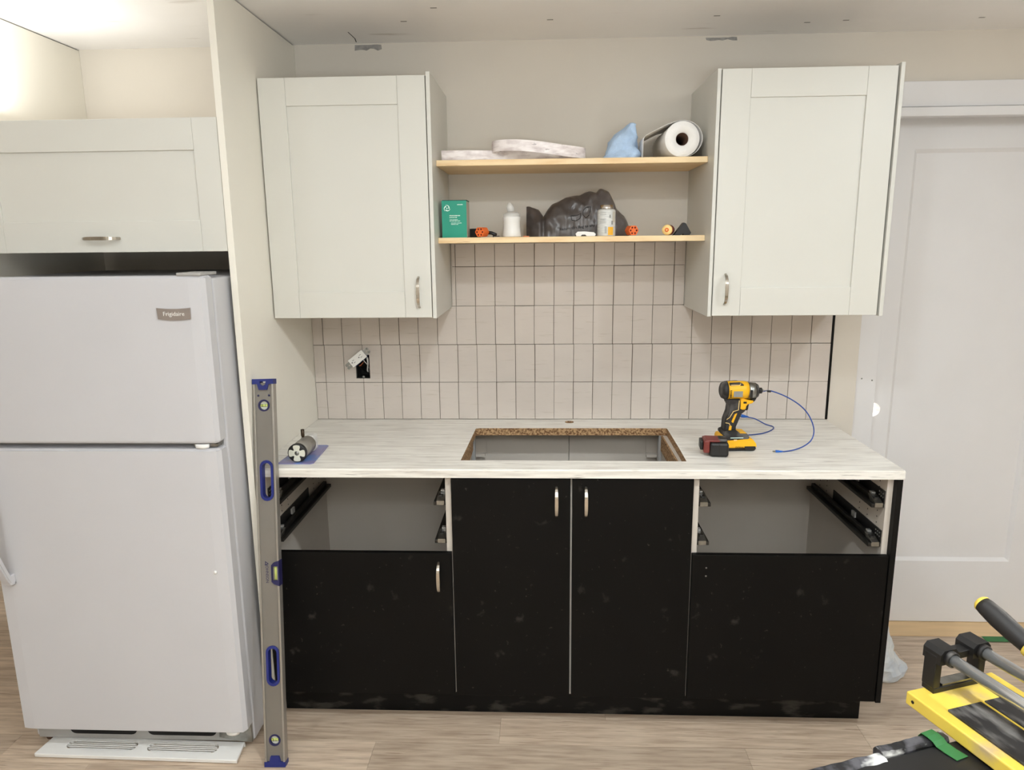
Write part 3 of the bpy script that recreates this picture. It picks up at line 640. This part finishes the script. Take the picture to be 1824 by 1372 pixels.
# usb cable
cb = thing('usb_cable', 'blue usb cable hooked on the driver bit and looping onto the countertop', 'cable', (1.68, -.30, HC))
zc_ = HC+.002
path = [(1.695, -.060, .938), (1.725, -.055, .930), (1.755, -.085, .917), (1.773, -.121, zc_+.0005), (1.755, -.165, zc_), (1.705, -.215, zc_), (1.641, -.240, zc_), (1.585, -.262, zc_+.004), (1.566, -.30, .95), (1.575, -.352, 1.03), (1.615, -.357, 1.085), (1.654, -.380, 1.109), (1.680, -.388, 1.108), (1.725, -.395, 1.090), (1.768, -.40, 1.062), (1.797, -.405, 1.028), (1.813, -.41, .985), (1.806, -.418, .952), (1.780, -.428, .932), (1.745, -.438, .921), (1.712, -.444, zc_+.001), (1.700, -.445, zc_+.0012)]
obj('wire', T(spl(path, 6), .0021, 8), 'cableblue', cb)
def plug(p0, p1, r, met):
    p0, p1 = Vector(p0), Vector(p1); dd = (p1-p0); ln = dd.length; m_ = Matrix.Translation(p0) @ dd.to_track_quat('Z', 'Y').to_matrix().to_4x4()
    pg = obj('plug', L_([(0, 0), (.0026, 0), (r*.8, ln*.3), (r, ln*.42), (r, ln*.72), (0, ln*.72)], 10, m_), 'plugblue', cb)
    b2 = B(-r*.7, r*.7, -r*.35, r*.35, ln*.72, ln); bmesh.ops.transform(b2, verts=b2.verts, matrix=m_); obj('plug_tip', b2, met, pg)
plug((1.697, -.060, .939), (1.655, -.066, .947), .0062, 'steel'); plug((1.702, -.445, zc_+.001), (1.671, -.446, zc_+.002), .0042, 'steel')
obj('knot', T([(1.660, -.382, 1.109), (1.672, -.386, 1.1085)], .0036), 'bplast', cb)

# hole-saw pack
hp = thing('hole_saw_pack', 'grey hole saw with black and white end lying on a violet card', 'tool pack', (.105, -.48, HC))
bm = bmesh.new(); plate(bm, [(.052, -.592), (.160, -.592), (.168, -.582), (.158, -.385), (.150, -.378), (.062, -.378)], [], .0025, Matrix.Translation((0, 0, HC+.0004))); obj('card', bm, 'sheet', hp)
RY = Matrix.Rotation(math.pi/2, 4, 'X')
cc = Vector((.114, -.470, HC+.0335))
cyl = obj('cylinder', L_([(0, 0), (.0285, 0), (.0285, .095), (0, .095)], 30, Matrix.Translation(cc) @ RY), 'hsaw', hp)
cap = obj('end_ring', L_([(0, 0), (.0305, 0), (.0305, .012), (.028, .0135), (0, .0135)], 30, Matrix.Translation(cc+Vector((0, -.0955, 0))) @ RY), 'bplast', hp)
bm = bmesh.new(); o = []
for k in range(48):
    a = 2*math.pi*k/48; c4 = abs(math.cos(2*a)); o.append(((.0135+.0135*min(1, max(0, (c4-.25)/.35)))*math.cos(a), (.0135+.0135*min(1, max(0, (c4-.25)/.35)))*math.sin(a)))
plate(bm, o, [circ(0, 0, .0075, 14)], .0015, Matrix.Translation(cc+Vector((0, -.109, 0))) @ XZ); obj('cross_plate', bm, 'clearwhite', cap)
obj('arbor', L_([(0, 0), (.0072, 0), (.0072, .001), (0, .001)], 14, Matrix.Translation(cc+Vector((0, -.109, 0))) @ RY), 'steel', cap)
obj('pilot_bit', L_([(0, 0), (.004, .0), (.0062, .006), (.0062, .027), (0, .027)], 6, Matrix.Translation((.106, -.490, HC+.0622))), 'brown', hp)
bm = bmesh.new(); box(bm, .088, .135, -.468, -.420, HC+.0035, HC+.060, bev=.010); obj('blister', bm, 'smoke', hp)

# ================================================================== UPPER SHELF THINGS
pth = [(.566, -.250, 0), (.62, -.252, 0), (.70, -.243, 0), (.80, -.215, 0), (.90, -.195, 0), (.98, -.190, 0), (1.032, -.200, .001), (1.052, -.228, .002), (1.035, -.258, .004), (.98, -.281, .009), (.91, -.289, .019), (.84, -.286, .027), (.78, -.272, .030), (.742, -.245, .029), (.738, -.205, .024), (.775, -.165, .016), (.86, -.135, .008), (.95, -.125, .004)]
bm = ribbon(bmesh.new(), [Vector((x, y, SU+.0185+z)) for x, y, z in spl(pth, 5)], (0, 0, 1), .036, .0016)
tag(obj('edge_banding', bm, 'band'), 'coiled pale woodgrain edge strip lying on the pine shelf', 'edge strip')
lev = [(SU+.0005, 1.166, -.215, .062, .070), (SU+.015, 1.176, -.212, .062, .064), (SU+.035, 1.180, -.205, .054, .055), (SU+.06, 1.186, -.200, .046, .046), (SU+.085, 1.194, -.195, .035, .038), (SU+.105, 1.200, -.192, .024, .030), (SU+.118, 1.206, -.19, .015, .022), (SU+.123, 1.209, -.19, .005, .012)]
lv2 = []
for a, b in zip(lev, lev[1:]):
    for k in range(3): lv2.append(tuple(a[i]+(b[i]-a[i])*k/3 for i in range(5)))
lv2.append(lev[-1])
tag(obj('cleaning_cloth', loft(lv2, 56, 4, .014, 24), 'cloth'), 'light blue cloth bunched in a peak on the pine shelf', 'cloth')
pr = thing('paper_towel_roll', 'white paper towel roll on its side with loose end on pine shelf', 'paper towel', (1.366, -.15, SU))
m_ = Matrix.Translation((1.366, -.015, SU+.0575)) @ RY
obj('roll', L_([(.021, 0), (.0555, 0), (.057, .002), (.057, .266), (.0555, .268), (.021, .268), (.0205, .25), (.0205, .02), (.021, 0)], 40, m_), 'paper', pr)
obj('core', L_([(.0205, .003), (.0205, .264), (.0192, .264), (.0192, .003), (.0205, .003)], 24, m_), 'cardb', pr)
a_ = [(1.366+.0585*math.cos(a)+.008*max(0, math.cos(a)), SU+.0585+.0585*math.sin(a)) for a in [math.radians(d_) for d_ in range(-75, 106, 12)]]
tl = [(p[0], -.150, p[1]) for p in a_]+[(1.318, -.150, SU+.106), (1.280, -.150, SU+.088), (1.250, -.150, SU+.073), (1.2405, -.150, SU+.060), (1.2395, -.150, SU+.035), (1.2390, -.150, SU+.002)]
bm = ribbon(bmesh.new(), spl(tl, 2), (0, 1, 0), .262, .0008); obj('loose_sheet', bm, 'paper', pr)

# ================================================================== LOWER SHELF THINGS
bx = thing('carton_box', 'teal cardboard carton with white swirl emblem on the lower shelf', 'box', (.606, -.235, SL))
obj('carton', B(.566, .650, -.286, -.195, SL+.0003, SL+.1225), ['teal'], bx)
obj('lid_flap', B(.568, .651, -.287, -.194, SL+.1228, SL+.1245), 'tealtop', bx); obj('side_face', B(.6502, .6506, -.284, -.197, SL+.002, SL+.120), 'carton', bx)
pj = Matrix.Translation((0, -.2862, 0)) @ XZ
for k in range(3):
    a0 = math.radians(100+120*k); out = []; inn = []
    for i in range(9):
        t_ = i/8; a = a0+t_*math.radians(140); ro = .0085+.0035*t_; out.append((.584+ro*math.cos(a), SL+.0975+ro*math.sin(a)))
        rr = ro-.0052*(1-t_)**.7*min(1, .35+t_*4); inn.append((.584+rr*math.cos(a), SL+.0975+rr*math.sin(a)))
    bm = bmesh.new(); plate(bm, out+inn[1:-1][::-1], [], .0003, pj); obj('emblem', bm, 'print_', bx)
bm = bmesh.new(); plate(bm, circ(.584, SL+.0975, .0022, 12), [], .0003, pj); obj('emblem', bm, 'print_', bx)
random.seed(11)
for xa, xb, z, hh in ((.619, .638, .108, .003), (.592, .628, .0715, .0036), (.592, .616, .0655, .0036), (.592, .619, .0585, .0024), (.592, .628, .0543, .0024), (.597, .632, .0475, .0024), (.597, .620, .0432, .0024)):
    bm = bmesh.new(); x = xa
    while x < xb:
        ww = random.uniform(.0008, .0016); plate(bm, [(x, SL+z), (x+ww, SL+z), (x+ww, SL+z+hh*random.uniform(.7, 1)), (x, SL+z+hh*random.uniform(.7, 1))], [], .0003, pj); x += ww+(.0004 if random.random() < .85 else .0014)
    obj('print_line', bm, 'print_', bx)
def six_hole(label, loc, rz, extra=False):
    t = thing('six_hole_cylinder', label, 'toy part', loc, (0, 0, rz))
    R_ = .0175; bm = bmesh.new()
    o = [((R_-.0018*abs(math.sin(3*a)))*math.cos(a), R_+(R_-.0018*abs(math.sin(3*a)))*math.sin(a)) for a in [2*math.pi*k/48 for k in range(48)]]
    hl = [circ(.0107*math.cos(math.radians(60*k)), R_+.0107*math.sin(math.radians(60*k)), .0034, 10) for k in range(6)]
    plate(bm, o, hl, .036, Matrix.Translation((0, .018, .0003)) @ XZ); c = obj('drum', bm, 'orange', t)
    bm = bmesh.new(); plate(bm, circ(0, R_, .0145, 24), [], .001, Matrix.Translation((0, -.0145, .0003)) @ XZ); obj('hole_shade_disc', bm, 'oshade', c)  # dark disc set inside the drum, paints the shade seen in its holes
    if extra:
        obj('grip', B(-.052, -.0185, .004, .028, .0003, .030, bev=.002), 'bplast', t); obj('spindle', T([(.0, .0185, R_), (.020, .032, R_-.003), (.038, .030, .008)], .006), 'bplast', t)
    return t
six_hole('orange six-holed cylinder with black parts beside the teal carton', (.700, -.262, SL), math.radians(-24), True)
six_hole('orange six-holed cylinder standing in front of the grey bag end', (1.210, -.262, SL), math.radians(16))
bt = thing('spray_bottle', 'small white bottle with clear cap between carton and grey bag', 'bottle', (.801, -.235, SL))
obj('bottle_body', L_([(0, .0005), (.031, .0005), (.0325, .004), (.031, .016), (.0285, .035), (.0285, .052), (.031, .064), (.030, .069), (0, .069)], 28, Matrix.Translation((.801, -.235, SL))), 'white', bt)
cp = obj('shoulder', L_([(.0285, .0692), (.0285, .078), (.020, .083), (.014, .085), (0, .085)], 24, Matrix.Translation((.801, -.235, SL))), 'smoke', bt)
bm = L_([(0, 0), (.012, 0), (.013, .016), (.007, .028), (.003, .031), (0, .031)], 18, Matrix.Translation((.799, -.235, SL+.0852)) @ Matrix.Rotation(-.18, 4, 'Y')); obj('spout', bm, 'smoke', cp)
# grey carrier bag
ol = [(620, 600), (640, 598), (660, 605), (700, 620), (730, 660), (755, 620), (780, 592), (850, 560), (905, 541), (960, 540), (1000, 525), (1030, 516), (1070, 522), (1088, 503), (1110, 506), (1150, 521), (1185, 580), (1198, 622), (1225, 640), (1250, 660), (1272, 692), (1282, 718)]
ox = [(.851+(760+u/3.508-937)*.001914, max(.02, (777-v)/3.508/481)) for u, v in ol]
def hgt(x):
    for (a, ha), (b, hb) in zip(ox, ox[1:]):
        if a <= x <= b: return ha+(hb-ha)*(x-a)/(b-a)
    return ox[0][1] if x < ox[0][0] else ox[-1][1]
YB = -.150
def bagp(x, s):
    """s in 0..1 from front foot over the top to the back foot"""
    h_ = hgt(x); e = min(1, max(.25, min(x-ox[0][0]+.012, ox[-1][0]+.010-x)/.06)); a = math.pi*s
    dep = (.080*min(1, .45+h_/.16))*e**.5
    y = YB-dep*math.copysign(abs(math.cos(a))**.75, math.cos(a)); z = h_*abs(math.sin(a))**.85
    p = Vector((x, y, z)); f_ = 1-abs(2*s-1)**3 if s < .5 else .4
    nn = noise.noise(Vector((x*34, z*40, s*2)))*.009+abs(noise.noise(Vector((x*60+z*70, z*30-x*20, 5))))*.008
    p.y -= nn*(1 if s < .5 else -.6)*min(1, z/.02+.1); p.z = max(0, p.z+noise.noise(Vector((x*50, s*7, 9)))*.003*math.sin(a))
    return p
bm = bmesh.new(); nx, ns = 84, 34; rows = []
for i in range(nx+1):
    x = ox[0][0]+(ox[-1][0]-ox[0][0])*i/nx; rows.append([bm.verts.new(bagp(x, j/ns)+Vector((0, 0, SL+.0006))) for j in range(ns+1)])
for i in range(nx):
    for j in range(ns): f = bm.faces.new((rows[i][j], rows[i][j+1], rows[i+1][j+1], rows[i+1][j])); f.smooth = True
bm.faces.new(rows[0]); bm.faces.new(rows[-1][::-1]); bmesh.ops.recalc_face_normals(bm, faces=bm.faces[:])
gb = tag(obj('carrier_bag', bm, 'bagp'), 'crumpled dark grey plastic carrier bag with printed lettering on the shelf', 'bag')
def on_bag(tb, name):
    for v in tb.verts:
        x, z = v.co.x, v.co.z; lo, hi = 0, .5
        for _ in range(14):
            mid = (lo+hi)/2
            if bagp(x, mid).z < z: lo = mid
            else: hi = mid
        v.co = Vector((x, bagp(x, lo).y-.0035+v.co.y*.2, z+SL))
    obj(name, tb, 'bagtxt', gb)
on_bag(text_bm('Return this Bag to any', .0135, Matrix.Translation((.966, 0, .020)) @ Matrix.Rotation(-.11, 4, 'Y') @ Matrix.Rotation(math.pi/2, 4, 'X')), 'lettering')
def outline(pts, w_):
    bm = bmesh.new(); n = len(pts)
    for i in range(n):
        a, b = Vector(pts[i]), Vector(pts[(i+1) % n]); d_ = (b-a).normalized(); p_ = Vector((-d_.y, d_.x))*w_/2; kk = 4
        for s_ in range(kk):
            c0, c1 = a.lerp(b, s_/kk), a.lerp(b, (s_+1)/kk)
            bm.faces.new([bm.verts.new((c.x, 0, c.y)) for c in (c0-p_, c1-p_, c1+p_, c0+p_)])
    return bm
on_bag(outline([(1.048, .088), (1.057, .098), (1.073, .100), (1.068, .072), (1.056, .062), (1.046, .074)], .002), 'print_outline')
on_bag(outline([(1.005, .070), (1.028, .072), (1.040, .078), (1.036, .060), (1.022, .053), (1.008, .055)], .002), 'print_outline')
# tin
cn = thing('paint_can', 'small metal screw-top can with white and yellow label', 'can', (1.124, -.262, SL))
cm_ = Matrix.Translation((1.124, -.262, SL))
obj('can_body', L_([(0, .0004), (.0305, .0004), (.031, .003), (.0305, .084), (.027, .088), (0, .088)], 30, cm_), 'label', cn)
obj('screw_lid', L_([(0, .0882), (.0225, .0882), (.0235, .090), (.0235, .096), (.022, .0975), (.0225, .103), (0, .104)], 26, cm_), 'tin', cn)
def wrap(name, a0, a1, z0, z1, mat):
    bm = bmesh.new(); n = 8; r = .0314
    vs = [[bm.verts.new((r*math.cos(math.radians(a0+(a1-a0)*i/n)), r*math.sin(math.radians(a0+(a1-a0)*i/n)), z)) for z in (z0, z1)] for i in range(n+1)]
    for a, b in zip(vs, vs[1:]): bm.faces.new((a[0], b[0], b[1], a[1]))
    bmesh.ops.transform(bm, verts=bm.verts, matrix=cm_); obj(name, bm, mat, cn)
wrap('label_panel', 276, 312, .003, .030, 'labely'); wrap('label_panel', 306, 328, .045, .080, 'carton')
for k in range(7): wrap('bar_line', 256, 268, .010+k*.0032, .0116+k*.0032, 'labelg')
for z in (.076, .070, .055, .049, .043): wrap('text_line', 222, 264, z, z+.001, 'labelg')
wrap('hazard_mark', 284, 292, .060, .070, 'labelg'); wrap('hazard_mark', 298, 308, .038, .050, 'labelg')
tag(obj('white_clip', prism([(1.022, SL+.0004), (1.036, SL+.0004), (1.040, SL+.0055), (1.052, SL+.0055), (1.056, SL+.0006), (1.084, SL+.0006), (1.087, SL+.007), (1.080, SL+.013), (1.05, SL+.016), (1.026, SL+.0155), (1.019, SL+.009)], -.292, -.276), 'white'), 'small white plastic clip lying in front of the can', 'clip')
tl_ = thing('round_tool', 'orange red barrel with pale yellow round end beside black block', 'tool', (1.337, -.255, SL), (0, 0, math.radians(-20)))
mm = Matrix.Translation((0, .03, .0182)) @ RY
obj('barrel', L_([(0, 0), (.013, 0), (.0175, .02), (.0178, .058), (0, .058)], 24, mm), 'red', tl_); e_ = obj('end_cap', L_([(0, .0582), (.0178, .0582), (.0165, .068), (.007, .0685), (0, .0685)], 24, mm), 'cream', tl_)
obj('end_ring', L_([(.0035, .0687), (.0068, .0687), (.0068, .0705), (.0035, .0705), (.0035, .0687)], 18, mm), 'orange', e_)
tag(obj('black_wedge', prism([(1.352, SL+.0004), (1.384, SL+.042), (1.391, SL+.040), (1.410, SL+.008), (1.405, SL+.0004), (1.386, SL+.0004), (1.384, SL+.006), (1.374, SL+.0004)], -.268, -.232), 'bplast'), 'black wedge-shaped plastic piece beside the yellow-ended tool', 'tool')
tag(obj('loose_screw', L_([(0, 0), (.0032, .0), (.0032, .002), (.0015, .004), (.0012, .022), (0, .025)], 8, Matrix.Translation((.738, -.285, SL+.0034)) @ Matrix.Rotation(math.pi/2, 4, 'Y')), 'bplast'), 'dark screw lying on the shelf by the orange cylinder', 'screw')
tag(obj('copper_strip', B(.842, .862, -.300, -.295, SL+.0003, SL+.003), 'copper'), 'tiny copper coloured strip lying beside the grey bag', 'scrap')

# ================================================================== FLOOR THINGS AT RIGHT
lev = [(.0005, 2.165, -.25, .085, .095), (.012, 2.168, -.25, .098, .105), (.03, 2.172, -.25, .102, .105), (.055, 2.166, -.25, .085, .09), (.085, 2.162, -.25, .070, .075), (.13, 2.158, -.25, .060, .06), (.175, 2.160, -.25, .046, .045), (.212, 2.170, -.25, .030, .03), (.240, 2.182, -.25, .012, .014)]
lv2 = []
for a, b in zip(lev, lev[1:]):
    for k in range(3): lv2.append(tuple(a[i]+(b[i]-a[i])*k/3 for i in range(5)))
lv2.append(lev[-1])
bm = loft(lv2, 44, 2, .016, 17)
for f in bm.faces: f.smooth = False
tag(obj('plastic_bag', bm, 'wbag'), 'crumpled white plastic bag on the floor behind the base units', 'bag')
tag(obj('green_tape', prism_x(2.70, 2.86, [(-.062, .0045), (-.024, .0045), (-.024, .0052), (-.062, .0052)]), 'green'), 'green tape strip stuck across the pale threshold', 'tape')

# ================================================================== WORK TABLE AND TILE CUTTER
ang = math.radians(-71.3); A = (1.570, -1.566)
wt = thing('work_table', 'black plastic work table with a mortar splashed edge under the tile cutter', 'table', (A[0], A[1], 0), (0, 0, ang))
TZ = .7745
obj('tabletop', B(.100, .72, -.285, .55, TZ-.035, TZ-.004, bev=.004), 'bplast', wt)
def rimseg(x0, x1, y0, y1, z1, seed):
    bm = bmesh.new(); n = 26; rows = []
    for i in range(n+1):
        y = y0+(y1-y0)*i/n; j = noise.noise(Vector((y*40, seed, 0)))*.003; k = noise.noise(Vector((y*70, 3, seed)))*.002
        rows.append([bm.verts.new(p) for p in ((x0+j, y, TZ-.045), (x0+j-.002, y, TZ-.004), (x0+j+.002, y, z1+k), (x1+j-.003, y, z1+k*.5), (x1+j, y, TZ-.004), (x1+j, y, TZ-.045))])
    for a, b in zip(rows, rows[1:]):
        for q_ in range(6): bm.faces.new((a[q_], a[(q_+1) % 6], b[(q_+1) % 6], b[q_]))
    bm.faces.new(rows[0]); bm.faces.new(rows[-1][::-1]); bmesh.ops.recalc_face_normals(bm, faces=bm.faces[:])
    obj('rim', bm, RIM, wt)
rimseg(.078, .099, -.140, -.004, TZ+.002, 2); rimseg(.088, .108, -.290, -.141, TZ-.001, 7); rimseg(.080, .099, .202, .55, TZ+.001, 4)
obj('front_apron', B(.082, .099, -.28, .54, TZ-.11, TZ-.046), 'bplast', wt)
for x in (.12, .68):
    for y in (-.25, .51): obj('leg', B(x-.02, x+.02, y-.02, y+.02, 0, TZ-.036, bev=.004), 'bplast', wt)
tp = thing('green_tape', 'green tape strip folded over the splashed table edge', 'tape', (A[0], A[1], 0), (0, 0, ang))
obj('tape', ribbon(bmesh.new(), [(.070, -.030, TZ-.03), (.071, -.030, TZ-.004), (.076, -.030, TZ+.004), (.088, -.030, TZ+.0055), (.099, -.029, TZ+.004), (.106, -.028, TZ-.0008), (.122, -.025, TZ-.002), (.140, -.021, TZ-.0022)], (-.10, 1, 0), .026, .0008), 'green', tp)
tc_ = thing('tile_cutter', 'yellow manual tile cutter with twin chrome rails and black grip', 'tile cutter', (A[0], A[1], TZ), (0, 0, ang))
BZ = .0255
bm = B(0, .62, 0, .200, .0005, BZ, bev=.0025); bs = obj('base', bm, 'tyellow', tc_)
obj('bolt', L_([(0, 0), (.003, 0), (.003, .001), (0, .001)], 8, Matrix.Translation((.016, 0, .013)) @ RY), 'slide', bs)
obj('score_bar', B(.062, .61, .0975, .1015, BZ, BZ+.0035), 'tyellow', bs)
obj('pad', B(.068, .60, .0215, .0955, BZ, BZ+.0045, bev=.001), 'rubber', bs); obj('pad', B(.068, .60, .1035, .178, BZ, BZ+.0045, bev=.001), 'rubber', bs)
bk = thing  # noqa
H0 = BZ; RZ = BZ+.073; RY1, RY2 = .058, .132
br = obj('end_bracket', B(-.004, .022, .038, .152, H0, H0+.010, bev=.001), 'bplast', tc_)
for y0, y1 in ((.036, .052), (.138, .154)): obj('upright', B(-.004, .022, y0, y1, H0+.010, RZ+.002, bev=.002), 'bplast', br)
for yc in (RY1, RY2):
    s = -1 if yc == RY1 else 1
    bm = prism_x(-.008, .030, [(yc-.021, RZ-.012), (yc+.019, RZ-.012), (yc+.019, RZ+.008), (yc+.012, RZ+.016), (yc-.014, RZ+.016), (yc-.021, RZ+.008)]); obj('rail_clamp', bm, 'bplast', br)
    obj('collar', L_([(.0108, 0), (.0145, 0), (.0145, .008), (.0108, .008), (.0108, 0)], 20, Matrix.Translation((.030, yc, RZ)) @ RX), 'rubber', br)
    obj('rail', T([(.004, yc, RZ), (.612, yc, RZ)], .0104, 20), 'chrome', tc_)
obj('cross_tie', B(0, .022, .075, .115, RZ-.012, RZ+.002, bev=.001), 'bplast', br)
obj('clamp_plate', B(.002, .020, .060, .128, H0+.0102, H0+.014), 'steel', br)
hd = Vector((1, 0, -.34)).normalized(); hm = Matrix.Translation((.040, .098, BZ+.182)) @ hd.to_track_quat('Z', 'Y').to_matrix().to_4x4()
gpx = obj('grip', L_([(0, .006), (.0140, .006), (.0155, .014), (.0172, .04), (.0165, .07), (.0150, .092), (.0145, .100), (0, .100)], 24, hm), 'rubber', tc_)
obj('grip_cap', L_([(0, -.002), (.0105, -.001), (.0142, .003), (.0146, .0059), (0, .0059)], 24, hm), 'tyellow', gpx); obj('grip_ring', L_([(0, .1002), (.0168, .1002), (.0172, .104), (.0172, .110), (.0150, .114), (0, .114)], 24, hm), 'tyellow', gpx)
obj('lever', T([hm @ Vector((0, 0, .112)), hm @ Vector((0, 0, .30)), Vector((.36, .098, RZ+.022))], .006, 10), 'chrome', tc_)
cg = obj('carriage', B(.335, .385, .040, .150, RZ-.016, RZ+.018, bev=.004), 'bplast', tc_)
obj('scoring_wheel', L_([(0, -.002), (.009, 0), (0, .002)], 16, Matrix.Translation((.36, .0995, BZ+.013)) @ RY), 'steel', cg)
br2 = obj('end_bracket', B(.598, .622, .036, .154, H0+.0002, RZ+.014, bev=.002), 'bplast', tc_)
for o in bpy.data.objects:
    if 'org' in o: del o['org']
    if 'loc_axes' in o: del o['loc_axes']
